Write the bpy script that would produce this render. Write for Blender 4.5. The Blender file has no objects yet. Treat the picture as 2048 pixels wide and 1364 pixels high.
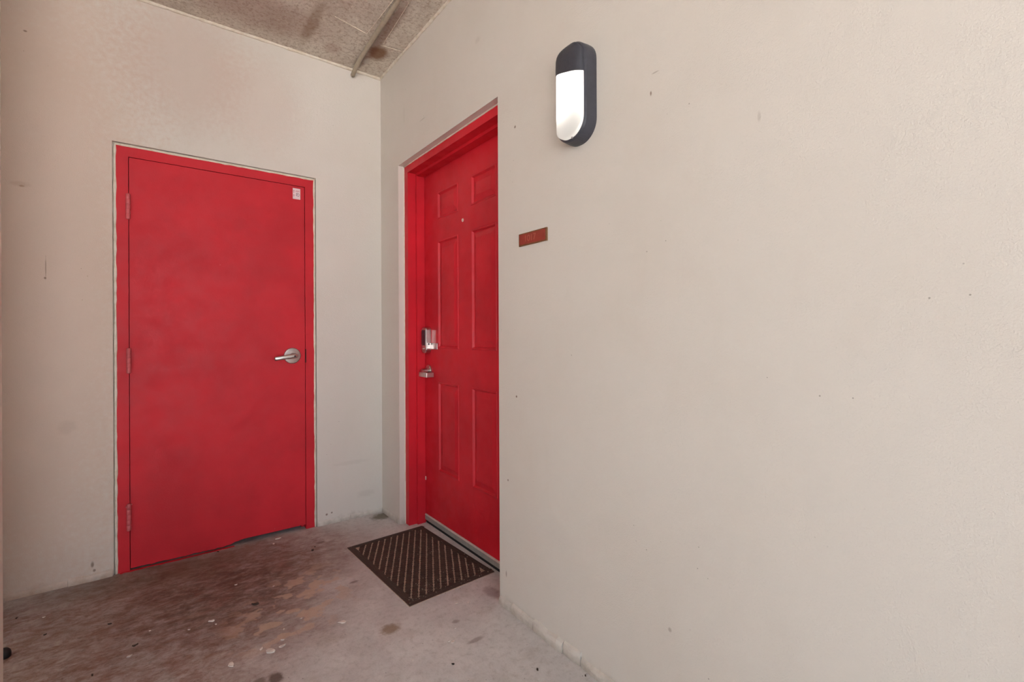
import bpy, bmesh, math, random
from mathutils import Matrix, Vector

random.seed(7)
S = bpy.context.scene
C = S.collection

# ------------------------------------------------------------------ camera
F_PX, YAW, HORIZON, ROLL = 945.576, 0.647055, 667.587, -0.0045
CAM = Vector((-1.177, -2.96495, 1.15))
CEIL = 2.813
cd = bpy.data.cameras.new('camera')
cd.sensor_fit = 'HORIZONTAL'
cd.sensor_width = 36.0
cd.lens = F_PX / 2048 * 36.0
cd.shift_y = (HORIZON - 682.0) / 2048
cd.clip_start = 0.02
cam = bpy.data.objects.new('camera', cd)
C.objects.link(cam)
cam.matrix_world = (Matrix.Translation(CAM) @ Matrix.Rotation(-YAW, 4, 'Z')
                    @ Matrix.Rotation(math.pi / 2, 4, 'X') @ Matrix.Rotation(ROLL, 4, 'Z'))
S.camera = cam

# ------------------------------------------------------------------ world, exposure
w = bpy.data.worlds.new('overcast_sky')
S.world = w
w.use_nodes = True
bg = w.node_tree.nodes['Background']
bg.inputs['Color'].default_value = (0.74, 0.86, 1.0, 1)
bg.inputs['Strength'].default_value = 1.0
S.view_settings.view_transform = 'Standard'
S.view_settings.look = 'None'
S.view_settings.gamma = 1.0
S.view_settings.use_curve_mapping = False
S.view_settings.exposure = 1.55
sl = bpy.data.lights.new('sun', 'SUN')
sl.energy = 35.0
sl.angle = math.radians(1.0)
sl.color = (1.0, 0.97, 0.94)
sun = bpy.data.objects.new('sun', sl)
C.objects.link(sun)
def portal(loc, rz, w, h):
    """guides sky sampling through an open side of the corridor; gives no light itself"""
    l = bpy.data.lights.new('sky_portal', 'AREA')
    l.shape = 'RECTANGLE'
    l.size, l.size_y = w, h
    l.cycles.is_portal = True
    o = bpy.data.objects.new('sky_portal', l)
    C.objects.link(o)
    o.location = loc
    o.rotation_euler = (math.radians(90), 0, rz)


portal((-2.48, -4.66, 1.40), 0, 4.1, 2.85)
sun.rotation_euler = Vector((-0.25, -1.0, -1.0)).to_track_quat('-Z', 'Y').to_euler()   # from behind this building, lights the paving outside


def floor_at(px, py, z=0.0):
    """pixel of the photograph -> point on the floor"""
    du, dv = px - 1024, py - HORIZON
    c, s = math.cos(ROLL), math.sin(ROLL)
    u2, v2 = c * du + s * dv, -s * du + c * dv
    d = Vector((math.sin(YAW) + math.cos(YAW) * u2 / F_PX,
                math.cos(YAW) - math.sin(YAW) * u2 / F_PX, -v2 / F_PX))
    t = (z - CAM.z) / d.z
    return CAM + d * t


# ------------------------------------------------------------------ materials
def srgb(r, g, b):
    def f(c):
        c /= 255
        return c / 12.92 if c <= 0.04045 else ((c + 0.055) / 1.055) ** 2.4
    return (f(r), f(g), f(b), 1)


class NT:
    def __init__(self, name):
        self.m = bpy.data.materials.new(name)
        self.m.use_nodes = True
        self.t = self.m.node_tree
        self.n = self.t.nodes
        self.p = self.n['Principled BSDF']
        self.geo = self.n.new('ShaderNodeNewGeometry')
        self.pos = self.geo.outputs['Position']

    def link(self, a, b):
        self.t.links.new(a, b)

    def noise(self, scale, detail=4, rough=0.55, vec=None, stretch=None, dist=0.0):
        v = vec or self.pos
        if stretch:
            mp = self.n.new('ShaderNodeMapping')
            mp.inputs['Scale'].default_value = stretch[:3]
            if len(stretch) > 3:
                mp.inputs['Rotation'].default_value = (0, 0, stretch[3])
            self.link(v, mp.inputs['Vector'])
            v = mp.outputs[0]
        x = self.n.new('ShaderNodeTexNoise')
        x.inputs['Scale'].default_value = scale
        x.inputs['Detail'].default_value = detail
        x.inputs['Roughness'].default_value = rough
        x.inputs['Distortion'].default_value = dist
        self.link(v, x.inputs['Vector'])
        return x.outputs['Fac']

    def voro(self, scale, feature='F1'):
        x = self.n.new('ShaderNodeTexVoronoi')
        x.feature = feature
        x.inputs['Scale'].default_value = scale
        self.link(self.pos, x.inputs['Vector'])
        return x.outputs['Distance']

    def ramp(self, fac, lo, hi, a=0.0, b=1.0):
        x = self.n.new('ShaderNodeMapRange')
        x.interpolation_type = 'SMOOTHSTEP'
        x.inputs['From Min'].default_value = lo
        x.inputs['From Max'].default_value = hi
        x.inputs['To Min'].default_value = a
        x.inputs['To Max'].default_value = b
        self.link(fac, x.inputs['Value'])
        return x.outputs['Result']

    def math(self, op, a, b=None):
        x = self.n.new('ShaderNodeMath')
        x.operation = op
        for i, v in enumerate((a, b)):
            if v is None:
                continue
            if isinstance(v, (int, float)):
                x.inputs[i].default_value = v
            else:
                self.link(v, x.inputs[i])
        return x.outputs[0]

    def mix(self, fac, a, b, blend='MIX'):
        x = self.n.new('ShaderNodeMix')
        x.data_type = 'RGBA'
        x.blend_type = blend
        for i, v in ((0, fac), (6, a), (7, b)):
            if isinstance(v, (int, float)):
                x.inputs[i].default_value = v
            elif isinstance(v, tuple):
                x.inputs[i].default_value = v
            else:
                self.link(v, x.inputs[i])
        return x.outputs[2]

    def ellipse(self, centre, radii, soft=0.35, wobble=0.0, wscale=20, rot=0.0):
        """1 inside an ellipsoid round a world point, 0 outside, with an uneven edge"""
        mp = self.n.new('ShaderNodeMapping')
        mp.vector_type = 'TEXTURE'
        mp.inputs['Location'].default_value = centre
        mp.inputs['Rotation'].default_value = (0, 0, rot)
        mp.inputs['Scale'].default_value = radii
        self.link(self.pos, mp.inputs['Vector'])
        ln = self.n.new('ShaderNodeVectorMath')
        ln.operation = 'LENGTH'
        self.link(mp.outputs[0], ln.inputs[0])
        d = ln.outputs['Value']
        if wobble:
            d = self.math('ADD', d, self.math('MULTIPLY', self.math('SUBTRACT', self.noise(wscale, 5), 0.5), wobble))
        return self.ramp(d, 1 - soft, 1 + soft, 1, 0)

    def bump(self, h, dist, strength=1.0, normal=None):
        b = self.n.new('ShaderNodeBump')
        b.inputs['Distance'].default_value = dist
        b.inputs['Strength'].default_value = strength
        self.link(h, b.inputs['Height'])
        if normal:
            self.link(normal, b.inputs['Normal'])
        return b.outputs[0]

    def out(self, col=None, rough=0.6, normal=None, metal=0.0, spec=0.5):
        if col is not None:
            if isinstance(col, tuple):
                self.p.inputs['Base Color'].default_value = col
            else:
                self.link(col, self.p.inputs['Base Color'])
        if isinstance(rough, (int, float)):
            self.p.inputs['Roughness'].default_value = rough
        else:
            self.link(rough, self.p.inputs['Roughness'])
        self.p.inputs['Metallic'].default_value = metal
        self.p.inputs['Specular IOR Level'].default_value = spec
        if normal:
            self.link(normal, self.p.inputs['Normal'])
        return self.m


def wall_material(name, base, marks=(), dirt_amount=0.5):
    k = NT(name)
    dark = tuple(c * f for c, f in zip(base[:3], (0.86, 0.80, 0.74))) + (1,)
    col = k.mix(k.ramp(k.noise(1.6, 5, 0.6), 0.42, 0.72, 0, 0.22), base, dark)
    col = k.mix(k.ramp(k.noise(9, 5, 0.6, stretch=(1, 1, 0.25)), 0.55, 0.8, 0, 0.14), col, dark)
    # tiny specks in the paint
    sp = k.math('MULTIPLY', k.ramp(k.voro(26), 0.035, 0.06, 1, 0), k.ramp(k.noise(3, 2), 0.56, 0.62))
    col = k.mix(k.math('MULTIPLY', sp, 0.55), col, srgb(95, 78, 62))
    # splashed dirt at the foot of the wall, greener and thicker in patches
    sep = k.n.new('ShaderNodeSeparateXYZ')
    k.link(k.pos, sep.inputs[0])
    foot = k.math('SUBTRACT', 0.10, k.math('ADD', sep.outputs['Z'],
                  k.math('MULTIPLY', k.noise(14, 6, 0.7), -0.12)))
    col = k.mix(k.ramp(foot, 0.115, 0.19, 0, dirt_amount), col, srgb(118, 100, 76))
    for c, r, a, colr in marks:
        col = k.mix(k.math('MULTIPLY', k.ellipse(c, r, 0.5, 1.1, 45), a), col, colr)
    h = k.math('ADD', k.math('MULTIPLY', k.noise(230, 3, 0.6), 0.7), k.math('MULTIPLY', k.noise(70, 3, 0.5), 0.5))
    return k.out(col, 0.62, k.bump(h, 0.0032, 0.55), spec=0.35)


M = {}
CREAM = srgb(214, 205, 195)
BR = srgb(112, 84, 62)
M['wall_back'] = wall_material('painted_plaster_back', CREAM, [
    ((-1.648, 0, 1.82), (0.028, 0.1, 0.012), 0.22, BR), ((-1.642, 0, 1.812), (0.008, 0.1, 0.004), 0.55, BR),
    ((-1.62, 0, 1.45), (0.40, 0.3, 1.9), 0.34, srgb(196, 144, 108)),  # dimmer, warmer light at the wall's left end, put into the colour
    ((-1.568, 0, 1.455), (0.0018, 0.1, 0.045), 0.5, BR), ((-1.57, 0, 1.411), (0.004, 0.1, 0.005), 0.7, BR),
    ((-1.415, 0, 0.075), (0.006, 0.1, 0.012), 0.7, BR), ((-1.408, 0, 0.045), (0.005, 0.1, 0.006), 0.7, BR),
    ((-1.50, 0, 0.73), (0.03, 0.1, 0.028), 0.10, srgb(90, 70, 66)),
    ((-1.05, 0, 2.55), (0.25, 0.1, 0.30), 0.22, srgb(190, 140, 120)),
    ((-0.70, 0, 2.45), (0.20, 0.1, 0.25), 0.15, srgb(195, 150, 130)),
    ((-1.63, 0, 2.50), (0.006, 0.1, 0.004), 0.7, BR), ((-0.20, 0, 0.35), (0.10, 0.1, 0.012), 0.07, BR),
    ((-0.11, 0, 0.14), (0.05, 0.1, 0.02), 0.10, BR),
    ((-0.35, 0, 0.06), (0.006, 0.1, 0.006), 0.8, BR), ((-0.32, 0, 0.065), (0.005, 0.1, 0.005), 0.8, BR),
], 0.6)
M['wall_right'] = wall_material('painted_plaster_right', CREAM, [
    ((0, -2.096, 1.861), (0.1, 0.003, 0.007), 0.8, BR), ((0, -2.111, 1.917), (0.1, 0.012, 0.002), 0.4, BR),
    ((0, -2.41, 1.678), (0.1, 0.004, 0.012), 0.2, BR), ((0, -1.434, 1.995), (0.1, 0.005, 0.005), 0.8, BR),
    ((0, -1.157, 2.488), (0.1, 0.02, 0.012), 0.10, BR), ((0, -0.36, 2.44), (0.1, 0.003, 0.05), 0.18, BR),
    ((0, -0.60, 2.33), (0.1, 0.03, 0.003), 0.25, BR), ((0, -1.436, 0.894), (0.1, 0.004, 0.004), 0.9, BR),
    ((0, -1.375, 0.538), (0.1, 0.004, 0.004), 0.8, BR), ((0, -1.36, 0.14), (0.1, 0.004, 0.014), 0.5, BR),
    ((0, -2.153, 0.298), (0.1, 0.005, 0.006), 0.4, BR),
], 0.55)
M['wall_left'] = wall_material('painted_plaster_left', srgb(222, 214, 200), (), 0.3)

k = NT('white_caulk')
M['caulk'] = k.out(k.mix(k.ramp(k.noise(30, 4), 0.4, 0.7), srgb(224, 212, 196), srgb(210, 194, 172)), 0.6,
                   k.bump(k.noise(90, 3), 0.002, 0.5))

# stained concrete slab
k = NT('stained_concrete_floor')
col = k.mix(k.ramp(k.noise(3.2, 7, 0.62), 0.32, 0.68), srgb(214, 208, 204), srgb(196, 190, 187))
col = k.mix(k.ramp(k.noise(38, 6, 0.7), 0.45, 0.75, 0, 0.40), col, srgb(146, 134, 126))
ST = (1.3, 2.4, 1, 0.35)
mott = k.ramp(k.noise(9.0, 9, 0.72, stretch=(1.2, 1.7, 1, 0.35), dist=0.6), 0.36, 0.62)
streak = k.ramp(k.noise(16.0, 8, 0.75, stretch=ST, dist=0.4), 0.38, 0.60)
mask = k.math('ADD', 0.40, k.math('ADD', k.math('MULTIPLY', mott, 0.34), k.math('MULTIPLY', streak, 0.22)))
dirt = k.ellipse((-1.30, -0.60, 0), (0.74, 0.72, 1), 0.55, 0.9, 4.5)
col = k.mix(k.math('MULTIPLY', dirt, mask), col, srgb(122, 86, 70))
dirt2 = k.ellipse((-0.70, -0.30, 0), (0.44, 0.34, 1), 0.5, 0.8, 7)
col = k.mix(k.math('MULTIPLY', dirt2, k.math('SUBTRACT', mask, 0.12)), col, srgb(122, 88, 74))
dirt3 = k.ellipse((-0.93, -0.52, 0), (0.34, 0.34, 1), 0.6, 1.0, 9)
col = k.mix(k.math('MULTIPLY', dirt3, k.math('ADD', 0.12, k.math('MULTIPLY', k.ramp(k.noise(12, 8, 0.75, stretch=ST), 0.40, 0.60), 0.55))),
            col, srgb(80, 56, 42))
dirt4 = k.ellipse((-1.18, -0.10, 0), (0.34, 0.14, 1), 0.6, 0.9, 12)
col = k.mix(k.math('MULTIPLY', dirt4, 0.5), col, srgb(92, 74, 52))
# fine scuffs and greenish grime
col = k.mix(k.math('MULTIPLY', k.ramp(k.noise(48, 7, 0.8), 0.50, 0.64), k.math('ADD', 0.08, k.math('MULTIPLY', dirt, 0.30))), col, srgb(80, 62, 50))
col = k.mix(k.math('MULTIPLY', k.ramp(k.noise(5, 5, 0.6), 0.55, 0.75), 0.25), col, srgb(128, 106, 72))
# pale worn patches
worn = k.math('MULTIPLY', k.ellipse((-0.70, -0.80, 0), (0.30, 0.20, 1), 0.5, 0.6, 6, rot=0.9),
              k.ramp(k.noise(11, 4, 0.5, stretch=(1.0, 1.15, 1, 0.6)), 0.52, 0.57))
col = k.mix(k.math('MULTIPLY', worn, 0.7), col, srgb(196, 168, 146))
# single stains
for (px, py, rx, ry, a, cc) in ((780, 1258, 0.036, 0.030, 0.75, srgb(128, 100, 66)),
                                (551, 1356, 0.022, 0.030, 0.8, srgb(72, 52, 40)),
                                (520, 1364, 0.018, 0.02, 0.6, srgb(80, 60, 46)),
                                (708, 1164, 0.020, 0.010, 0.6, srgb(90, 66, 54)),
                                (952, 1280, 0.030, 0.012, 0.5, srgb(110, 84, 72)),
                                (912, 1243, 0.016, 0.012, 0.45, srgb(110, 84, 72)),
                                (766, 1032, 0.07, 0.05, 0.75, srgb(92, 82, 52)),
                                (640, 1085, 0.02, 0.012, 0.5, srgb(80, 56, 46)),
                                (985, 1185, 0.03, 0.05, 0.5, srgb(120, 88, 88))):
    p = floor_at(px, py)
    col = k.mix(k.math('MULTIPLY', k.ellipse((p.x, p.y, 0), (rx, ry, 1), 0.4, 1.2, 45), a), col, cc)
sp = k.math('MULTIPLY', k.ramp(k.voro(34), 0.05, 0.09, 1, 0), k.ramp(k.noise(5, 2), 0.5, 0.56))
col = k.mix(k.math('MULTIPLY', sp, 0.6), col, srgb(78, 66, 58))
h = k.math('ADD', k.math('MULTIPLY', k.noise(160, 4, 0.7), 0.4), k.noise(22, 5, 0.6))
M['floor'] = k.out(col, k.ramp(k.noise(7, 5), 0.3, 0.7, 0.5, 0.75), k.bump(h, 0.004, 0.5), spec=0.4)

k = NT('cast_concrete_ceiling')
col = k.mix(k.ramp(k.noise(4.5, 7, 0.65), 0.3, 0.7), srgb(222, 212, 198), srgb(200, 188, 174))
col = k.mix(k.ramp(k.noise(48, 6, 0.8), 0.48, 0.60, 0, 0.75), col, srgb(170, 150, 132))
col = k.mix(k.ramp(k.noise(55, 5, 0.75, stretch=(1.1, 1, 1)), 0.54, 0.66, 0, 0.6), col, srgb(236, 226, 210))
col = k.mix(k.ramp(k.noise(3.0, 6, 0.7, dist=1.2), 0.56, 0.70, 0, 0.35), col, srgb(160, 116, 96))
for c, r, a, cc in (((-0.12, -0.26, CEIL), (0.055, 0.075, 1), 0.9, srgb(128, 88, 58)),
                    ((-0.16, -0.45, CEIL), (0.035, 0.30, 1), 0.6, srgb(118, 74, 58)),
                    ((-0.17, -0.12, CEIL), (0.03, 0.07, 1), 0.55, srgb(110, 74, 58)),
                    ((-0.75, -0.25, CEIL), (0.30, 0.14, 1), 0.35, srgb(140, 96, 84)),
                    ((-0.50, -0.30, CEIL), (0.03, 0.20, 1), 0.45, srgb(124, 86, 50)),
                    ((-0.35, -0.15, CEIL), (0.04, 0.05, 1), 0.3, srgb(150, 100, 80)),
                    ((-0.14, -0.14, CEIL), (0.018, 0.03, 1), 0.7, srgb(190, 180, 168))):
    col = k.mix(k.math('MULTIPLY', k.ellipse(c, r, 0.45, 0.8, 18), a), col, cc)
M['ceiling'] = k.out(col, 0.85, k.bump(k.math('ADD', k.noise(95, 5, 0.75), k.noise(18, 4, 0.6)), 0.006, 0.6), spec=0.25)

k = NT('concrete_fin')
M['fin'] = k.out(k.mix(k.ramp(k.noise(60, 4), 0.4, 0.7), srgb(226, 212, 192), srgb(196, 180, 160)), 0.85)


def red_paint(name, rgb, rough=0.42):
    k = NT(name)
    c = srgb(*rgb)
    d = tuple(x * 0.80 for x in c[:3]) + (1,)
    col = k.mix(k.ramp(k.noise(2.4, 4), 0.35, 0.7), c, d)
    col = k.mix(k.math('MULTIPLY', k.ramp(k.voro(16), 0.02, 0.035, 1, 0), k.ramp(k.noise(4, 2), 0.58, 0.64, 0, 0.35)),
                col, srgb(220, 150, 150))
    return k.out(col, k.ramp(k.noise(14, 4), 0.3, 0.7, rough - 0.06, rough + 0.08),
                 k.bump(k.noise(140, 4, 0.6), 0.0012, 0.45), spec=0.3)


M['red_flat'] = red_paint('red_enamel_flush_door', (206, 36, 48), 0.52)
M['red_panel'] = red_paint('red_enamel_panel_door', (210, 34, 48), 0.45)
M['red_hinge'] = red_paint('glossy_red_hinge_highlight', (206, 96, 100), 0.20)  # paler than the door red: hinge highlights put into the colour


def plain(name, c, rough=0.5, metal=0.0, bscale=None, spec=0.5, var=0.85):
    k = NT(name)
    d = tuple(x * var for x in c[:3]) + (1,)
    col = k.mix(k.ramp(k.noise(40, 4), 0.35, 0.7), c, d)
    nb = k.bump(k.noise(bscale, 4), 0.002, 0.5) if bscale else None
    return k.out(col, rough, nb, metal, spec)


M['nickel'] = plain('satin_nickel', srgb(205, 196, 192), 0.30, 1.0)
M['satin'] = plain('brushed_rose', srgb(176, 160, 154), 0.42, 1.0)
M['chrome'] = plain('polished_lock_metal', srgb(214, 206, 204), 0.16, 1.0)
M['lock_dark'] = plain('dark_lock_window', srgb(58, 42, 50), 0.12)
M['strike'] = plain('dark_red_recess_shade', srgb(96, 16, 20), 0.7)
M['black'] = plain('black_rubber', srgb(24, 22, 22), 0.6)
M['sweep'] = plain('grey_door_sweep', srgb(150, 146, 138), 0.45)
M['sweep_top'] = plain('sweep_lip', srgb(196, 180, 172), 0.4)
M['gap_shade'] = plain('under_door_shade', srgb(20, 18, 17), 0.8)
M['housing'] = plain('charcoal_lamp_housing', srgb(62, 62, 70), 0.42, 0.0, 120)
M['housing_spots'] = M['housing']
M['bronze'] = plain('bronze_sign_edge', srgb(128, 90, 58), 0.35, 0.4)
M['sign_red'] = plain('rust_red_sign_face', srgb(150, 58, 46), 0.32)
M['sign_text'] = plain('sign_lettering', srgb(176, 92, 74), 0.4)
M['paper'] = plain('sticker_paper', srgb(232, 206, 206), 0.6)
M['ink'] = plain('sticker_ink', srgb(120, 96, 104), 0.6)
M['ink_red'] = plain('sticker_pink_ink', srgb(206, 130, 136), 0.6)
M['conduit'] = plain('painted_conduit', srgb(172, 158, 138), 0.5, 0.0, 60)
M['chip'] = plain('white_paint_chip', srgb(226, 214, 204), 0.6, var=0.75)
M['leaf'] = plain('dry_leaf', srgb(58, 42, 32), 0.8)
M['mat_rib'] = plain('brown_mat_pile', srgb(82, 64, 56), 0.95, 0.0, 700, 0.15, 0.75)
M['mat_border'] = plain('brown_rubber_border', srgb(72, 56, 48), 0.75, 0.0, 200, 0.3)
M['mat_base'] = plain('dusty_mat_backing', srgb(190, 164, 144), 0.95, 0.0, 300, 0.1, 0.7)
M['brass'] = plain('peephole_metal', srgb(226, 196, 186), 0.4, 0.0)
M['dirt'] = plain('dust_crumbs', srgb(176, 158, 140), 0.9, var=0.6)
M['ground'] = plain('outdoor_paving', srgb(172, 170, 168), 0.9)

k = NT('frosted_lamp_lens')
tr = k.n.new('ShaderNodeBsdfTranslucent')
tr.inputs['Color'].default_value = (0.92, 0.90, 0.86, 1)
k.p.inputs['Base Color'].default_value = (0.80, 0.78, 0.74, 1)
k.p.inputs['Roughness'].default_value = 0.15
mx = k.n.new('ShaderNodeMixShader')
mx.inputs[0].default_value = 0.35
k.link(tr.outputs[0], mx.inputs[1])
k.link(k.p.outputs[0], mx.inputs[2])
k.link(mx.outputs[0], k.n['Material Output'].inputs['Surface'])
M['lens'] = k.m
k = NT('lit_tube')
k.p.inputs['Emission Color'].default_value = (1.0, 0.95, 0.88, 1)
k.p.inputs['Emission Strength'].default_value = 20.0
M['tube'] = k.out(srgb(240, 236, 228), 0.4)


# ------------------------------------------------------------------ geometry helpers
def make(name, bm, mat, parent=None, smooth=False, bevel=0.0, seg=2):
    if bevel:
        bmesh.ops.remove_doubles(bm, verts=bm.verts, dist=1e-6)
    bmesh.ops.recalc_face_normals(bm, faces=bm.faces)
    me = bpy.data.meshes.new(name)
    bm.to_mesh(me)
    bm.free()
    me.materials.append(mat)
    if smooth:
        for p in me.polygons:
            p.use_smooth = True
    o = bpy.data.objects.new(name, me)
    C.objects.link(o)
    if parent:
        o.parent = parent
    if bevel:
        b = o.modifiers.new('bevel', 'BEVEL')
        b.width = bevel
        b.segments = seg
        b.limit_method = 'ANGLE'
        b.angle_limit = math.radians(40)
    return o


def empty(name, loc=(0, 0, 0), basis=None):
    o = bpy.data.objects.new(name, None)
    C.objects.link(o)
    mtx = Matrix.Translation(Vector(loc))
    if basis:
        mtx = mtx @ basis
    o.matrix_world = mtx
    o.empty_display_size = 0.05
    return o


def tag(o, label=None, cat=None, group=None, kind=None):
    if label:
        o['label'] = label
    if cat:
        o['category'] = cat
    if group:
        o['group'] = group
    if kind:
        o['kind'] = kind
    return o


def box(bm, a, b):
    x0, y0, z0 = a
    x1, y1, z1 = b
    v = [bm.verts.new(p) for p in ((x0, y0, z0), (x1, y0, z0), (x1, y1, z0), (x0, y1, z0),
                                   (x0, y0, z1), (x1, y0, z1), (x1, y1, z1), (x0, y1, z1))]
    for f in ((0, 3, 2, 1), (4, 5, 6, 7), (0, 1, 5, 4), (1, 2, 6, 5), (2, 3, 7, 6), (3, 0, 4, 7)):
        bm.faces.new([v[i] for i in f])


def loft(bm, rings, cap0=True, cap1=True):
    vs = [[bm.verts.new(p) for p in r] for r in rings]
    n = len(vs[0])
    for a, b in zip(vs, vs[1:]):
        for i in range(n):
            bm.faces.new((a[i], a[(i + 1) % n], b[(i + 1) % n], b[i]))
    if cap0:
        bm.faces.new(list(reversed(vs[0])))
    if cap1:
        bm.faces.new(vs[-1])


def tube(bm, path, radius, n=12):
    path = [Vector(p) for p in path]
    rings = []
    for i, p in enumerate(path):
        t = (path[min(i + 1, len(path) - 1)] - path[max(i - 1, 0)]).normalized()
        r = radius[i] if isinstance(radius, (list, tuple)) else radius
        up = Vector((0, 0, 1)) if abs(t.z) < 0.9 else Vector((1, 0, 0))
        s = t.cross(up).normalized()
        u = s.cross(t).normalized()
        rings.append([p + r * (math.cos(2 * math.pi * j / n) * s + math.sin(2 * math.pi * j / n) * u) for j in range(n)])
    loft(bm, rings)


def lathe_n(bm, prof, n=32, c=(0, 0)):
    """turn (radius, n) pairs round the local normal axis through c=(u,v)"""
    loft(bm, [[(c[0] + r * math.cos(2 * math.pi * j / n), c[1] + r * math.sin(2 * math.pi * j / n), z)
               for j in range(n)] for r, z in prof])


def rrect(w, h, r, n=8, cu=0.0, cv=0.0, rb=None):
    """rounded rectangle outline, centred; rb: radius of the lower corners"""
    rb = r if rb is None else rb
    pts = []
    for (sx, sy, a0, rr) in ((1, 1, 0, r), (-1, 1, 90, r), (-1, -1, 180, rb), (1, -1, 270, rb)):
        for i in range(n + 1):
            a = math.radians(a0 + 90 * i / n)
            pts.append((cu + sx * (w / 2 - rr) + rr * math.cos(a), cv + sy * (h / 2 - rr) + rr * math.sin(a)))
    return pts


# local frames: u along the wall (to the right seen from the front), v up, n out of the wall
BACK = Matrix(((1, 0, 0, 0), (0, 0, -1, 0), (0, 1, 0, 0), (0, 0, 0, 1)))
RIGHT = Matrix(((0, 0, -1, 0), (-1, 0, 0, 0), (0, 1, 0, 0), (0, 0, 0, 1)))

# ------------------------------------------------------------------ the setting
PN = -1.3                            # near end of the pier
XL, XR, YN = -4.7, 0.32, -4.6        # slab limits
YR = YN
XO = -0.45                           # edge of the added end wall; daylight enters left of this
bm = bmesh.new()
box(bm, (XL, YN - 0.6, -0.12), (XR, 0.32, 0))
fl = tag(make('floor', bm, M['floor']), kind='structure')
bm = bmesh.new()
box(bm, (XL, YN, CEIL), (XR, 0.32, CEIL + 0.2))
ce = tag(make('ceiling', bm, M['ceiling']), kind='structure')

# back wall with the flush door's opening (u = x)
L0, L1, LT = -1.3375, -0.4045, 2.0865
bm = bmesh.new()
box(bm, (XL + 0.2, 0, 0), (L0, 0.12, CEIL))
box(bm, (L1, 0, 0), (XR, 0.12, CEIL))
box(bm, (L0, 0, LT), (L1, 0.12, CEIL))
box(bm, (XL + 0.2, 0.12, 0), (XR, 0.30, CEIL))
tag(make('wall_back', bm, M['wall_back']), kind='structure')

# right wall with the recessed door's opening (y = -u)
R0, R1, RT = 0.274, 1.313, 2.168
bm = bmesh.new()
box(bm, (0, -R0, 0), (0.24, -0.0005, CEIL))
box(bm, (0, YR, 0), (0.24, -R1, CEIL))
box(bm, (0, -R1, RT), (0.24, -R0, CEIL))
box(bm, (0.24, YR, 0), (XR, -0.0005, CEIL))
tag(make('wall_right', bm, M['wall_right']), kind='structure')

# unseen walls added to cut and steer the daylight, open in between
bm = bmesh.new()
box(bm, (XO, YN, 0), (XR, YN + 0.2, CEIL))
tag(make('light_block_near', bm, M['wall_left']), kind='structure')
bm = bmesh.new()
box(bm, (XL, YN, 0), (XL + 0.2, 0.30, CEIL))
tag(make('light_block_left', bm, M['wall_left']), kind='structure')
# left wall: a short pier whose edge shows, and an unseen stub added to dim the back wall
bm = bmesh.new()
box(bm, (-1.75, PN, 0), (-1.530, -0.985, CEIL))
box(bm, (-1.95, -0.42, 0), (-1.75, 0, CEIL))
tag(make('wall_left', bm, M['wall_left']), kind='structure')

bm = bmesh.new()
box(bm, (-40, -40, -0.3), (40, 40, -0.14))
tag(make('ground', bm, M['ground']), kind='structure')


def bead(name, pts, size, mat, parent=None, seed=1, wob=0.25):
    """a hand-run bead of filler: path points and a square-ish section that wavers"""
    rnd = random.Random(seed)
    bm = bmesh.new()
    path, rad = [], []
    for a, b in zip(pts, pts[1:]):
        a, b = Vector(a), Vector(b)
        n = max(2, int((b - a).length / 0.03))
        for i in range(n):
            path.append(a.lerp(b, i / n))
    path.append(Vector(pts[-1]))
    rad = [size * (1 + wob * (rnd.random() - 0.5) * 2) for _ in path]
    tube(bm, path, rad, 8)
    o = make(name, bm, mat, parent, smooth=True)
    return o


t = tag(bead('trim_1', [(-1.75, -0.002, CEIL - 0.004), (0, -0.002, CEIL - 0.004)], 0.009, M['caulk'], seed=3), kind='structure')
t = tag(bead('trim_2', [(-0.002, -0.01, CEIL - 0.004), (-0.002, YR + 0.25, CEIL - 0.004)], 0.009, M['caulk'], seed=4), kind='structure')


def foot_pieces(name, wallfn, spans, mat, seed):
    """the rounded, chipped plaster foot of a wall: one piece per unbroken length"""
    rnd = random.Random(seed)
    root = tag(empty(name), kind='structure')
    for (u0, u1, hgt, proud) in spans:
        bm = bmesh.new()
        n = max(3, int((u1 - u0) / 0.025))
        rings = []
        for i in range(n + 1):
            u = u0 + (u1 - u0) * i / n
            e = 0.8 if i in (0, n) else 1.0
            hh = hgt * (1 + 0.14 * (rnd.random() - 0.5))
            pp = proud * e * (1 + 0.25 * (rnd.random() - 0.5))
            prof = [(-0.004, 0.0), (pp, 0.0), (pp, hh * 0.55), (pp * 0.75, hh * 0.85), (0.001, hh), (-0.004, hh)]
            rings.append([wallfn(u, q, z) for q, z in prof])
        loft(bm, rings)
        make('plaster_piece', bm, mat, root)
    return root


rw = lambda u, n, z: (-n, -u, z)
bw = lambda u, n, z: (u, -n, z)
foot_pieces('trim_3', rw, [(1.318, 1.405, 0.032, 0.010), (1.408, 1.546, 0.036, 0.013), (1.549, 1.712, 0.040, 0.017),
                           (1.716, 1.80, 0.044, 0.012), (1.804, 2.6, 0.030, 0.013), (2.605, 4.35, 0.032, 0.010)], M['wall_right'], 5)
foot_pieces('trim_4', bw, [(-0.398, -0.21, 0.030, 0.006), (-0.205, -0.004, 0.026, 0.006)], M['wall_back'], 6)
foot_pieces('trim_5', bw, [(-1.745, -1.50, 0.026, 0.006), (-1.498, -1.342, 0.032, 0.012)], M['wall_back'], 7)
foot_pieces('trim_6', rw, [(0.006, 0.262, 0.030, 0.006)], M['wall_right'], 8)

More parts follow.
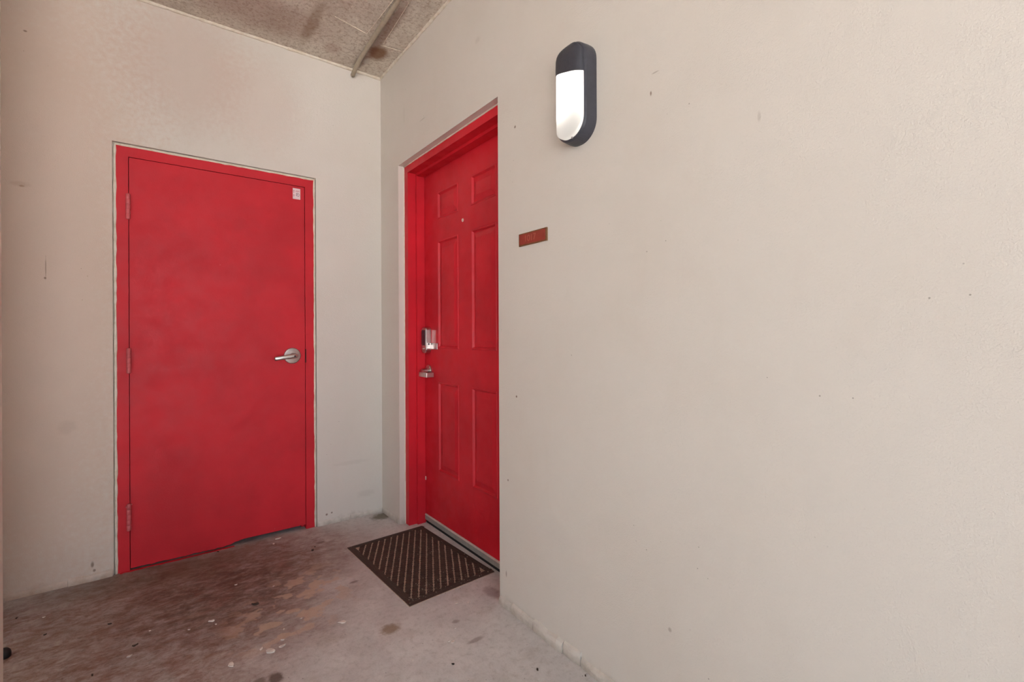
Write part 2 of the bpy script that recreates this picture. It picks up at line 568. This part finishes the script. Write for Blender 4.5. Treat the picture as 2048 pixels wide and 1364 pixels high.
# formwork fins left in the ceiling
fins = [((-0.04, -0.36), (0.0, -0.362), 0.004), ((-0.135, -0.345), (-0.04, -0.36), 0.003),
        ((-0.125, -0.34), (-0.165, -0.95), 0.004), ((-0.42, -0.44), (-0.235, -0.40), 0.003),
        ((-0.235, -0.40), (-0.215, -1.1), 0.003)]
for (x0, y0), (x1, y1), wd in fins:
    bm = bmesh.new()
    a, b = Vector((x0, y0, 0)), Vector((x1, y1, 0))
    s = (b - a).normalized().cross(Vector((0, 0, 1))) * wd
    n = max(2, int((b - a).length / 0.03))
    rings = []
    for i in range(n + 1):
        p = a.lerp(b, i / n)
        ww = s * (0.6 + 0.6 * random.random())
        hh = wd * (0.5 + 0.8 * random.random())
        rings.append([(p.x - ww.x, p.y - ww.y, CEIL + 0.002), (p.x, p.y, CEIL - hh), (p.x + ww.x, p.y + ww.y, CEIL + 0.002)])
    loft(bm, rings)
    make('formwork_fin', bm, M['fin'], ce)

# ------------------------------------------------------------------ door_1: flush red door in the back wall
d1 = tag(empty('door_1', (-0.871, 0, 0), BACK), 'flush red metal door with small white sticker and lever handle', 'door', kind='structure')
U = lambda x: x + 0.871          # wall x -> local u
FO0, FO1, FT = U(-1.3245), U(-0.4165), 2.072
LF0, LF1, LFT = U(-1.275), U(-0.468), 2.021
FN = -0.006                      # frame face, just behind the wall plane
bm = bmesh.new()
for (a, b) in (((FO0, 0, -0.11), (LF0 - 0.003, FT, FN)), ((LF1 + 0.003, 0, -0.11), (FO1, FT, FN)),
               ((LF0 - 0.003, LFT + 0.003, -0.11), (LF1 + 0.003, FT, FN))):
    box(bm, a, b)
fr = make('frame', bm, M['red_flat'], d1)
# stop behind the leaf
bm = bmesh.new()
for (a, b) in (((LF0 - 0.003, 0, -0.11), (LF0 + 0.013, LFT, -0.056)), ((LF1 - 0.013, 0, -0.11), (LF1 + 0.003, LFT, -0.056)),
               ((LF0 + 0.013, LFT - 0.013, -0.11), (LF1 - 0.013, LFT + 0.003, -0.056))):
    box(bm, a, b)
make('stop', bm, M['red_flat'], d1)
# wavering cream caulk between frame and plaster
for nm, seed, pts in (('caulk_bead', 11, [(FO0 - 0.0035, 0.0, -0.009), (FO0 - 0.0035, FT + 0.004, -0.009)]),
                      ('caulk_bead', 12, [(FO0 - 0.0035, FT + 0.0045, -0.009), (FO1 + 0.0035, FT + 0.0045, -0.009)]),
                      ('caulk_bead', 13, [(FO1 + 0.0035, 0.0, -0.009), (FO1 + 0.0035, FT + 0.004, -0.009)])):
    bead(nm, pts, 0.0062, M['caulk'], d1, seed, 0.3)
bm = bmesh.new()      # plaster filling behind the bead
for (a, b) in (((U(L0) - 0.002, 0, -0.05), (FO0 + 0.002, LT, -0.017)), ((FO1 - 0.002, 0, -0.05), (U(L1) + 0.002, LT, -0.017)),
               ((FO0, FT - 0.002, -0.05), (FO1, LT + 0.002, -0.017))):
    box(bm, a, b)
make('filler', bm, M['caulk'], d1)
# leaf with a ragged bottom edge: nearly on the floor at the hinge side, open at the latch side
bm = bmesh.new()
N = 60
bot = []
rnd = random.Random(5)
for i in range(N + 1):
    s = i / N
    u = LF0 + (LF1 - LF0) * s
    base = 0.010 if s < 0.54 else 0.027
    if 0.53 < s <= 0.60:
        base = 0.016 + (s - 0.53) / 0.07 * 0.011
    bot.append((u, base + (rnd.random() - 0.5) * (0.005 if s < 0.6 else 0.001)))
outline = [(LF1, LFT), (LF0, LFT)] + bot
loft(bm, [[(u, v, -0.052) for u, v in outline], [(u, v, -0.008) for u, v in outline]])
lf = make('leaf', bm, M['red_flat'], d1)
# red paint smeared on the slab below the leaf
bm = bmesh.new()
top = [(LF0 - 0.04 + 0.48 * i / 24, 0) for i in range(25)]
a = [(u, 0.0012, -0.012) for u, _ in top]
b = [(u, 0.0012, 0.003 + 0.010 * rnd.random() * (1 - 0.6 * i / 24)) for i, (u, _) in enumerate(top)]
loft(bm, [[(p[0], 0.0004, p[2]) for p in a + b[::-1]], a + b[::-1]])
make('paint_spill', bm, M['red_flat'], d1)
# hinges: knuckled barrels painted with the door
for z0, z1, thick in ((1.719, 1.838, 0), (0.968, 1.085, 0), (0.202, 0.328, 1)):
    bm = bmesh.new()
    r = 0.0092
    prof = [(z0 - 0.004, 0.004), (z0 - 0.001, r * 0.95)]
    for i in range(5):
        a0 = z0 + (z1 - z0) * i / 5
        a1 = z0 + (z1 - z0) * (i + 1) / 5
        prof += [(a0 + 0.0008, r), (a1 - 0.0014, r), (a1 - 0.0004, r * 0.90)]
    prof += [(z1 + 0.001, r * 0.95), (z1 + 0.004, 0.004)]
    cu = U(-1.2785) - (0.002 if thick else 0)
    loft(bm, [[(cu + q * math.cos(2 * math.pi * j / 14), z, 0.005 + q * math.sin(2 * math.pi * j / 14)) for j in range(14)] for z, q in prof])
    hg = make('hinge', bm, M['red_hinge'], lf, smooth=True)
    if thick:      # clotted paint round the lowest hinge
        bm = bmesh.new()
        for (du, z, rr) in ((-0.008, z1 - 0.012, 0.006), (0.009, z1 - 0.004, 0.0045), (0.006, z0 + 0.008, 0.005)):
            bmesh.ops.create_icosphere(bm, subdivisions=2, radius=rr, matrix=Matrix.Translation((cu + du, z, -0.003)))
        pl = tag(make('paint_clot', bm, M['red_hinge'], lf, smooth=True))
# lever set
hc = (U(-0.538), 1.028)
bm = bmesh.new()
lathe_n(bm, [(0.0, -0.012), (0.046, -0.012), (0.046, -0.002), (0.044, 0.001), (0.040, 0.002), (0.024, 0.0035), (0.0, 0.004)], 40, hc)
hd = make('rose', bm, M['satin'], d1, smooth=False)
bm = bmesh.new()
lathe_n(bm, [(0.015, 0.0), (0.015, 0.016), (0.013, 0.020), (0.0125, 0.034), (0.0155, 0.038), (0.0155, 0.052), (0.013, 0.055), (0.0, 0.0555)], 28, hc)
make('spindle', bm, M['nickel'], d1, smooth=False)
bm = bmesh.new()
ang = math.radians(-7)
rings = []
for s, hh, nn, tt in ((-0.016, 0.006, 0.050, 0.006), (-0.012, 0.012, 0.050, 0.009), (0.0, 0.0145, 0.051, 0.010), (0.02, 0.0125, 0.053, 0.0075),
                      (0.05, 0.0118, 0.056, 0.005), (0.088, 0.0112, 0.056, 0.005), (0.102, 0.0108, 0.053, 0.005), (0.106, 0.008, 0.051, 0.004)):
    c = Vector((hc[0] - s * math.cos(ang), hc[1] + s * math.sin(ang), nn))
    up = Vector((math.sin(ang), math.cos(ang), 0))
    rings.append([c + up * hh * math.cos(2 * math.pi * j / 16) * (1.0) + Vector((0, 0, 1)) * tt * math.sin(2 * math.pi * j / 16) for j in range(16)])
loft(bm, rings)
make('lever', bm, M['nickel'], d1, smooth=True)
bm = bmesh.new()
lathe_n(bm, [(0.0052, 0.054), (0.0052, 0.0618), (0.0, 0.0618)], 16, hc)
make('keyhole', bm, M['lock_dark'], d1)
bm = bmesh.new()      # latch strike: dark red block whose colour carries the recess's shade
box(bm, (LF1 + 0.0025, 0.985, FN - 0.02), (LF1 + 0.0075, 1.065, FN + 0.0006))
make('strike_recess', bm, M['strike'], d1)
# sticker in the leaf's upper corner
s0, s1, v0, v1 = U(-0.531), U(-0.490), 1.945, 2.008
bm = bmesh.new()
box(bm, (s0, v0, -0.0085), (s1, v1, -0.0074))
stk = tag(make('sticker', bm, M['paper'], lf), 'small white rectangular sticker with grey print')
bm = bmesh.new()
for (a0, b0, a1, b1) in ((0.05, 0.55, 0.20, 0.60), (0.05, 0.62, 0.18, 0.66), (0.06, 0.70, 0.20, 0.80), (0.06, 0.30, 0.22, 0.40), (0.07, 0.22, 0.16, 0.26),
                         (0.36, 0.70, 0.90, 0.74), (0.40, 0.78, 0.88, 0.81)):
    box(bm, (s0 + (s1 - s0) * a0, v0 + (v1 - v0) * b0, -0.0080), (s0 + (s1 - s0) * a1, v0 + (v1 - v0) * b1, -0.0070))
make('sticker_print', bm, M['ink_red'], lf)
bm = bmesh.new()
cu, cv = s0 + (s1 - s0) * 0.64, v0 + (v1 - v0) * 0.42
ring_o = [(cu + 0.0095 * math.cos(a * math.pi / 12), cv + 0.0105 * math.sin(a * math.pi / 12)) for a in range(24)]
ring_i = [(cu + 0.0072 * math.cos(a * math.pi / 12), cv + 0.0082 * math.sin(a * math.pi / 12)) for a in range(24)]
for i in range(24):
    j = (i + 1) % 24
    if i % 6 == 5:
        continue
    bm.faces.new([bm.verts.new((p[0], p[1], -0.0069)) for p in (ring_o[i], ring_o[j], ring_i[j], ring_i[i])])
box(bm, (cu - 0.0045, cv - 0.004, -0.0080), (cu - 0.001, cv + 0.006, -0.0069))
make('sticker_emblem', bm, M['ink'], lf)

# ------------------------------------------------------------------ door_2: six-panel red door set deep in the right wall
UC = 0.7935
d2 = tag(empty('door_2', (0, -UC, 0), RIGHT), 'red six panel entrance door with keypad lock and peephole', 'door', kind='structure')
V = lambda u: u - UC
FF, LN = -0.038, -0.142          # frame face and leaf face, measured behind the wall plane
JB0, JB1, JT = 0.324, 1.263, 2.122      # inside of frame face
SP0, SP1, ST_ = 0.340, 1.247, 2.107     # inside of stop
bm = bmesh.new()
for (a, b) in (((V(R0), 0, -0.20), (V(JB0), RT, FF)), ((V(JB1), 0, -0.20), (V(R1), RT, FF)), ((V(JB0), JT, -0.20), (V(JB1), RT, FF))):
    box(bm, a, b)
make('frame', bm, M['red_panel'], d2)
bm = bmesh.new()
for (a, b) in (((V(JB0), 0, LN + 0.002), (V(SP0), JT, -0.088)), ((V(SP1), 0, LN + 0.002), (V(JB1), JT, -0.088)),
               ((V(SP0), ST_, LN + 0.002), (V(SP1), JT, -0.088))):
    box(bm, a, b)
make('stop', bm, M['red_panel'], d2)
# caulk along the frame's outer edge
bead('caulk_bead', [(V(R0 + 0.001), 0.0, FF), (V(R0 + 0.001), RT - 0.002, FF)], 0.004, M['caulk'], d2, 21)
bead('caulk_bead', [(V(R0 + 0.001), RT - 0.001, FF), (V(R1 - 0.001), RT - 0.001, FF)], 0.004, M['caulk'], d2, 22)
# leaf with six panel openings
LU0, LU1, LV0, LV1 = 0.329, 1.258, 0.040, 2.116
us = [LU0, 0.505, 0.738, 0.872, 1.100, LU1]
vs_ = [LV0, 0.350, 0.872, 1.068, 1.692, 1.818, 1.975, LV1]
panels = [(i, j) for i in (1, 3) for j in (1, 3, 5)]
bm = bmesh.new()
gv = [[bm.verts.new((V(u), v, LN)) for v in vs_] for u in us]
for i in range(5):
    for j in range(7):
        if (i, j) in panels:
            continue
        bm.faces.new((gv[i][j], gv[i + 1][j], gv[i + 1][j + 1], gv[i][j + 1]))
back = [bm.verts.new((V(u), v, LN - 0.044)) for u, v in ((LU0, LV0), (LU1, LV0), (LU1, LV1), (LU0, LV1))]
bm.faces.new(back[::-1])
bm.faces.new([gv[i][0] for i in range(6)][::-1] + [back[0], back[1]])
bm.faces.new([gv[i][7] for i in range(6)] + [back[2], back[3]])
bm.faces.new([gv[0][j] for j in range(8)] + [back[3], back[0]])
bm.faces.new([gv[5][j] for j in range(8)][::-1] + [back[1], back[2]])
lf2 = make('leaf', bm, M['red_panel'], d2)
for i, j in panels:
    u0, u1, v0, v1 = V(us[i]), V(us[i + 1]), vs_[j], vs_[j + 1]
    bm = bmesh.new()
    rings = []
    for ins, hh in ((0, 0), (0.003, 0.003), (0.008, 0.0032), (0.015, -0.007), (0.019, -0.007), (0.046, 0.0005), (0.050, 0.0005)):
        rings.append([(u0 + ins, v0 + ins, LN + hh), (u1 - ins, v0 + ins, LN + hh), (u1 - ins, v1 - ins, LN + hh), (u0 + ins, v1 - ins, LN + hh)])
    loft(bm, rings, cap0=False)
    make('panel', bm, M['red_panel'], lf2)
# door sweep; black box below it stands in for the gap's shade
bm = bmesh.new()
box(bm, (V(SP0), 0.022, LN - 0.03), (V(SP1), 0.050, LN + 0.006))
sw = make('door_sweep', bm, M['sweep'], lf2)
bm = bmesh.new()
loft(bm, [[(V(u), 0.050, LN), (V(u), 0.050, LN + 0.0085), (V(u), 0.0565, LN + 0.004), (V(u), 0.0565, LN)] for u in (SP0, SP1)])
make('sweep_lip', bm, M['sweep_top'], lf2)
bm = bmesh.new()
box(bm, (V(SP0), 0, -0.20), (V(SP1), 0.016, LN - 0.004))
make('gap_shade', bm, M['gap_shade'], d2)
# peephole and two old screw holes
pu = 0.787
bm = bmesh.new()
lathe_n(bm, [(0.0095, LN - 0.001), (0.0095, LN + 0.0025), (0.0065, LN + 0.0035), (0.0055, LN + 0.002), (0.0, LN + 0.0015)], 20, (V(pu), 1.760))
make('peephole', bm, M['brass'], lf2)
for vv in (2.088, 2.068):
    bm = bmesh.new()
    lathe_n(bm, [(0.0032, LN - 0.001), (0.0032, LN + 0.0006), (0.0, LN + 0.0006)], 12, (V(pu), vv))
    make('screw_hole', bm, M['red_hinge'], lf2)
bm = bmesh.new()
box(bm, (V(SP0) - 0.001, 0.262, LN + 0.001), (V(SP0) + 0.006, 0.282, LN + 0.004))
make('bare_chip', bm, M['chip'], lf2)

# keypad deadbolt
LKU, LKV = 0.3865, 1.113
lk = tag(empty('keypad_lock'), 'brushed metal keypad deadbolt lock')
lk.parent = d2
lk.location = (V(LKU), LKV, LN)


def slab(bm, outline, n0, n1, bev):
    cx = sum(p[0] for p in outline) / len(outline)
    cy = sum(p[1] for p in outline) / len(outline)
    def sc(d):
        out = []
        for p in outline:
            q = Vector((p[0] - cx, p[1] - cy))
            L = q.length
            q = q * max(0.0, (L - d) / L)
            out.append((cx + q.x, cy + q.y))
        return out
    rings = [[(x, y, n0) for x, y in outline], [(x, y, n1 - bev) for x, y in outline],
             [(x, y, n1 - bev * 0.3) for x, y in sc(bev * 0.35)], [(x, y, n1) for x, y in sc(bev)]]
    loft(bm, rings)


bm = bmesh.new()
slab(bm, rrect(0.060, 0.156, 0.018, 6, rb=0.029), 0.0, 0.035, 0.007)
make('lock_body', bm, M['nickel'], lk)
bm = bmesh.new()
slab(bm, rrect(0.042, 0.092, 0.006, 4, -0.001, 0.016), 0.033, 0.0375, 0.0015)
make('keypad', bm, M['lock_dark'], lk)
bm = bmesh.new()
lathe_n(bm, [(0.0085, 0.030), (0.0085, 0.038), (0.006, 0.040), (0.0, 0.040)], 20, (0.0, -0.050))
make('key_cylinder', bm, M['chrome'], lk)
bm = bmesh.new()      # side screw boss
tube(bm, [(0.028, -0.022, 0.016), (0.032, -0.022, 0.016)], 0.006, 12)
make('side_screw', bm, M['lock_dark'], lk)
bm = bmesh.new()  # thin pale red patch on the leaf beside the lock
slab(bm, rrect(0.050, 0.077, 0.003, 3, 0.066, 0.022), 0.0, 0.0012, 0.0004)
make('pale_patch', bm, M['red_hinge'], lk)
bm = bmesh.new()
slab(bm, rrect(0.086, 0.036, 0.003, 3, 0.072, -0.034), 0.0, 0.006, 0.0012)
make('latch_guard', bm, M['nickel'], lk)

# entrance lever: round rose, and a square bar turned back to the door at its end
LVU, LVV = 0.388, 0.930
bm = bmesh.new()
lathe_n(bm, [(0.036, LN), (0.036, LN + 0.006), (0.032, LN + 0.010), (0.014, LN + 0.012), (0.012, LN + 0.048), (0.0, LN + 0.048)], 32, (V(LVU), LVV))
make('lever_rose', bm, M['nickel'], d2)
bm = bmesh.new()
prof = [(0.372, 0.042), (0.372, 0.060), (0.472, 0.060), (0.472, 0.012), (0.458, 0.012), (0.458, 0.042)]
loft(bm, [[(V(u), z, LN + n) for u, n in prof] for z in (0.897, 0.925)])
make('lever', bm, M['nickel'], d2, bevel=0.002)

# ------------------------------------------------------------------ wall lamp
LU, LV = 1.806, 1.968
lamp = tag(empty('wall_lamp', (0, -LU, LV), RIGHT), 'lit oval wall lamp with charcoal housing and half hooded lens', 'lamp')
W0, H0 = 0.150, 0.336
bm = bmesh.new()
loft(bm, [[(x, y, n) for x, y in rrect(W0 - d, H0 - d, 0.070 - d / 2, 12)] for n, d in
          ((0.0, 0.0), (0.012, 0.0), (0.044, 0.006), (0.050, 0.012), (0.052, 0.018), (0.048, 0.022), (0.010, 0.026))])
hs = make('housing', bm, M['housing'], lamp, smooth=False)


def dome(x, y, w, h):
    """bulge of the front cover above the rim"""
    a = min(1.0, abs(x) / (w / 2))
    b = min(1.0, abs(y) / (h / 2))
    return 0.0535 + 0.016 * (1 - a ** 4) * (1 - b ** 8)


fw, fh = W0 - 0.020, H0 - 0.020
outline = rrect(fw, fh, 0.060, 12)
def split_v(x):
    return 0.062 - (x / fw) * 0.034


def cover(name, upper, mat, lift):
    """front cover cut along the hood's edge: rows of points across the outline"""
    bm = bmesh.new()
    nx, ny = 20, 26
    cols = []
    for i in range(nx + 1):
        x = -fw / 2 + fw * i / nx
        x = max(-fw / 2 + 1e-4, min(fw / 2 - 1e-4, x))
        ax = abs(x) - (fw / 2 - 0.060)
        ym = fh / 2 if ax <= 0 else fh / 2 - 0.060 + math.sqrt(max(0, 0.060 ** 2 - ax ** 2))
        lo, hi = (split_v(x), ym) if upper else (-ym, split_v(x))
        if hi < lo:
            hi = lo
        cols.append([(x, lo + (hi - lo) * j / ny) for j in range(ny + 1)])
    top = [[bm.verts.new((x, y, dome(x, y, fw, fh) + lift)) for x, y in c] for c in cols]
    for i in range(nx):
        for j in range(ny):
            bm.faces.new((top[i][j], top[i + 1][j], top[i + 1][j + 1], top[i][j + 1]))
    # rim wall down into the housing
    edge = [e for e in bm.edges if len(e.link_faces) == 1]
    r = bmesh.ops.extrude_edge_only(bm, edges=edge)
    for v in r['geom']:
        if isinstance(v, bmesh.types.BMVert):
            v.co.z = min(v.co.z, 0.030) if not (abs(v.co.y - split_v(v.co.x)) < 1e-4 and abs(v.co.x) < fw / 2 - 0.004) else v.co.z - 0.004
    return make(name, bm, mat, lamp, smooth=True)


cover('hood', True, M['housing'], 0.003)
cover('lens', False, M['lens'], 0.0)
bm = bmesh.new()
tube(bm, [(-0.036, -0.055, 0.030), (-0.036, -0.050, 0.030), (-0.036, 0.06, 0.030), (-0.036, 0.065, 0.030)], [0.003, 0.010, 0.010, 0.003], 14)
make('light_tube', bm, M['tube'], lamp, smooth=True)
bm = bmesh.new()
lathe_n(bm, [(0.0045, 0.040), (0.0045, 0.0535), (0.003, 0.055), (0.0, 0.055)], 12, (0.012, -H0 / 2 + 0.012))
make('screw', bm, M['nickel'], hs)

# ------------------------------------------------------------------ number sign
sg = tag(empty('number_sign', (0, -1.5475, 1.5245), RIGHT), 'small rust red number plate with bronze edge on plaster', 'sign')
bm = bmesh.new()
slab(bm, rrect(0.170, 0.050, 0.001, 2), 0.0, 0.006, 0.0015)
make('backing', bm, M['bronze'], sg)
bm = bmesh.new()
slab(bm, rrect(0.156, 0.040, 0.001, 2), 0.005, 0.0072, 0.0006)
sf = make('face', bm, M['sign_red'], sg)
cu = bpy.data.curves.new('lettering', 'FONT')
cu.body = '1017'
cu.size = 0.036
cu.align_x = 'CENTER'
cu.align_y = 'CENTER'
cu.extrude = 0.0004
tmp = bpy.data.objects.new('lettering', cu)
C.objects.link(tmp)
bpy.context.view_layer.update()
me = bpy.data.meshes.new_from_object(tmp.evaluated_get(bpy.context.evaluated_depsgraph_get()))
bpy.data.objects.remove(tmp)
me.materials.clear()
me.materials.append(M['sign_text'])
tx = bpy.data.objects.new('lettering', me)
C.objects.link(tx)
tx.parent = sf
tx.location = (-0.012, 0.0, 0.0074)

# ------------------------------------------------------------------ conduit under the ceiling
bm = bmesh.new()
zc = CEIL - 0.0135
tube(bm, [(-0.235, YN + 0.25, zc), (-0.225, -2.5, zc), (-0.212, -0.80, zc), (-0.200, -0.42, zc), (-0.194, -0.26, zc - 0.001), (-0.191, -0.17, zc - 0.004),
          (-0.189, -0.10, zc - 0.012), (-0.188, -0.055, zc - 0.023), (-0.188, -0.022, zc - 0.036)], 0.0125, 14)
pipe = tag(make('conduit_pipe', bm, M['conduit'], smooth=True), 'thin painted conduit running under the concrete ceiling into the wall', 'pipe')

# ------------------------------------------------------------------ door mat
MW, ML = 0.450, 0.714
mat = tag(empty('door_mat', (-0.116, -0.747, 0.0), Matrix.Rotation(math.radians(2.6), 4, 'Z')),
          'dark brown ribbed door mat with rubber border before the panel door', 'mat')
bm = bmesh.new()
box(bm, (-MW / 2, -ML / 2, 0.0), (MW / 2, ML / 2, 0.004))
make('backing', bm, M['mat_base'], mat)
BW = 0.030
for (x0, y0, x1, y1) in ((-MW / 2, -ML / 2, MW / 2, -ML / 2 + BW), (-MW / 2, ML / 2 - BW, MW / 2, ML / 2),
                         (-MW / 2, -ML / 2 + BW, -MW / 2 + BW, ML / 2 - BW), (MW / 2 - BW, -ML / 2 + BW, MW / 2, ML / 2 - BW)):
    bm = bmesh.new()
    lng = (x1 - x0) > (y1 - y0)
    outer_lo = (y0 < 0) if lng else (x0 < 0)
    prof = [(0.0, 0.003), (0.0, 0.0045), (0.014, 0.007), (0.0165, 0.0052), (0.019, 0.0075), (BW, 0.0085), (BW, 0.003)]
    if lng:
        ring = lambda x: [(x, (y0 + q) if outer_lo else (y1 - q), z) for q, z in prof]
        loft(bm, [ring(x0), ring(x1)])
    else:
        ring = lambda y: [((x0 + q) if outer_lo else (x1 - q), y, z) for q, z in prof]
        loft(bm, [ring(y0), ring(y1)])
    make('border', bm, M['mat_border'], mat)
# diagonal ribs of cut pile, clipped to the field
ix, iy = MW / 2 - BW, ML / 2 - BW
th = math.radians(27) + math.radians(2.6)
dvec = Vector((math.sin(th), math.cos(th), 0))
nvec = Vector((math.cos(th), -math.sin(th), 0))
SPC, GAP = 0.0325, 0.0062


def clip(poly, ax, lim, sign):
    out = []
    for a, b in zip(poly, poly[1:] + poly[:1]):
        ia, ib = sign * a[ax] <= sign * lim, sign * b[ax] <= sign * lim
        if ia:
            out.append(a)
        if ia != ib:
            t_ = (lim - a[ax]) / (b[ax] - a[ax])
            out.append(a.lerp(b, t_))
    return out


rr = random.Random(3)
for i in range(-9, 10):
    bm = bmesh.new()
    made = 0
    for j in range(-20, 21):
        c = nvec * (i * SPC) + dvec * (j * 0.022)
        hw, hl = (SPC - GAP) / 2, 0.0098
        wv = [0.0022 * (rr.random() - 0.5) for _ in range(4)]
        # chevron tufts: the near edge bulges along the rib
        poly = [c - nvec * (hw + wv[0]) - dvec * hl, c - nvec * 0.0 - dvec * (hl - 0.004), c + nvec * (hw + wv[1]) - dvec * hl,
                c + nvec * (hw - 0.0025) , c + nvec * (hw + wv[2]) + dvec * hl, c + dvec * (hl + 0.004 - 0.0012),
                c - nvec * (hw + wv[3]) + dvec * hl, c - nvec * (hw - 0.0025)]
        for ax, lim, sg_ in ((0, ix, 1), (0, -ix, -1), (1, iy, 1), (1, -iy, -1)):
            poly = clip(poly, ax, lim, sg_) if poly else []
        if len(poly) < 3:
            continue
        cen = sum(poly, Vector()) / len(poly)
        r0 = [Vector((p.x, p.y, 0.0035)) for p in poly]
        r1 = [Vector((p.x, p.y, 0.0075)) for p in poly]
        r2 = [Vector((p.x, p.y, 0.0092)).lerp(Vector((cen.x, cen.y, 0.0092)), 0.18) for p in poly]
        loft(bm, [r0, r1, r2], cap0=False)
        made += 1
    if made:
        make('rib', bm, M['mat_rib'], mat)
    else:
        bm.free()
# grit caught in the mat
bm = bmesh.new()
for _ in range(170):
    x, y = rr.uniform(-MW / 2, MW / 2), rr.uniform(-ML / 2, ML / 2) 
    if rr.random() < 0.5:
        y = -ML / 2 + abs(rr.gauss(0, 0.06))
        x = rr.uniform(-MW / 2, MW / 2)
    if not (abs(x) < MW / 2 - 0.004 and abs(y) < ML / 2 - 0.004):
        continue
    bmesh.ops.create_icosphere(bm, subdivisions=1, radius=rr.uniform(0.0008, 0.0022), matrix=Matrix.Translation((x, y, 0.0093)))
g = tag(make('grit', bm, M['dirt'], mat), kind='stuff')

# ------------------------------------------------------------------ litter on the slab
def flake(name, px, py, size, mat, seed, thick=0.0022, curl=0.25, aspect=0.6):
    rnd = random.Random(seed)
    p = floor_at(px, py)
    n = 9
    a0 = rnd.uniform(0, 6.28)
    bm = bmesh.new()
    out = []
    for i in range(n):
        a = 2 * math.pi * i / n
        r = size * rnd.uniform(0.30, 0.58)
        x, y = r * math.cos(a), r * aspect * math.sin(a)
        out.append((x * math.cos(a0) - y * math.sin(a0), x * math.sin(a0) + y * math.cos(a0)))
    lift = lambda x, y: curl * size * ((x / size) ** 2 * 1.4 + 0.15 * rnd.random())
    zs = [lift(x, y) for x, y in out]
    loft(bm, [[(x, y, z) for (x, y), z in zip(out, zs)], [(x * 0.93, y * 0.93, z + thick) for (x, y), z in zip(out, zs)]])
    o = make(name, bm, mat)
    o.location = (p.x, p.y, 0.0003)
    return o


chips = [(685, 1245, .034), (540, 1303, .044), (522, 1299, .018), (565, 1293, .026), (566, 1280, .018), (462, 1331, .040), (423, 1243, .028),
         (432, 1249, .012), (472, 1170, .014), (547, 1173, .012), (555, 1078, .034), (547, 1088, .018), (603, 1237, .010), (936, 1206, .012),
         (913, 1207, .013), (906, 1285, .016), (898, 1283, .011), (259, 1313, .018), (88, 1235, .012), (568, 1259, .010), (826, 1322, .008),
         (911, 1257, .009), (378, 1260, .010), (300, 1262, .008)]
FLAKES = {685: 'curled white paint flake lying alone beside the round brown floor stain', 540: 'largest white paint flake with two small chips beside it',
          462: 'long white paint flake lying alone on bare grey concrete', 555: 'white paint flake lying in front of the gap under the flush door'}
for i, (x, y, s) in enumerate(chips):
    o = flake('paint_chip', x, y, s, M['chip'], 40 + i)
    if s >= 0.03:
        tag(o, FLAKES[x], 'paint chip', 'large paint flakes on the slab')
    elif x > 780:
        tag(o, 'tiny white paint chip between the door mat and the right wall', 'paint chip', 'tiny chips beside the mat')
    elif y > 1270 and x > 500:
        tag(o, 'small white paint chip lying close to the largest paint flake', 'paint chip', 'chips round the largest flake')
    else:
        tag(o, 'tiny white paint chip on the brown stained concrete before the flush door', 'paint chip', 'tiny chips before the flush door')
bits = [(625, 1101, .026), (630, 1094, .010), (510, 1209, .032), (219, 1249, .020), (270, 1292, .020), (184, 1351, .014), (436, 1104, .012),
        (1075, 1340, .014), (1026, 1220, .014), (906, 1329, .013), (1171, 1352, .010), (90, 1270, .012), (33, 1237, .010), (1019, 1217, .012), (1076, 1260, .012)]
for i, (x, y, s) in enumerate(bits):
    o = flake('leaf_scrap', x, y, s, M['leaf'], 90 + i, 0.0025, 0.35, 0.5)
    if x == 510:
        tag(o, 'largest dark crumpled leaf scrap beside pale worn concrete patches', 'leaf', 'dry leaf scraps')
    elif x in (625, 630):
        tag(o, 'dark leaf scrap between the flush door and the door mat', 'leaf', 'leaf scraps between door and mat')
    elif x > 900:
        tag(o, 'tiny dark leaf scrap on the grey concrete along the right wall', 'leaf', 'leaf scraps along the right wall')
    else:
        tag(o, 'small dark leaf scrap on the brown stained floor below the left door', 'leaf', 'leaf scraps on the brown floor')

# dark rubber stopper half hidden by the pier
p = floor_at(6, 1316)
bm = bmesh.new()
loft(bm, [[(p.x + r * math.cos(2 * math.pi * j / 18), p.y + r * 0.9 * math.sin(2 * math.pi * j / 18), z) for j in range(18)]
          for z, r in ((0.0, 0.018), (0.003, 0.021), (0.014, 0.0215), (0.024, 0.019), (0.031, 0.013), (0.034, 0.005))])
tag(make('door_stop', bm, M['black'], smooth=True), 'small black rounded rubber stop on the floor beside the pale pier', 'door stop')
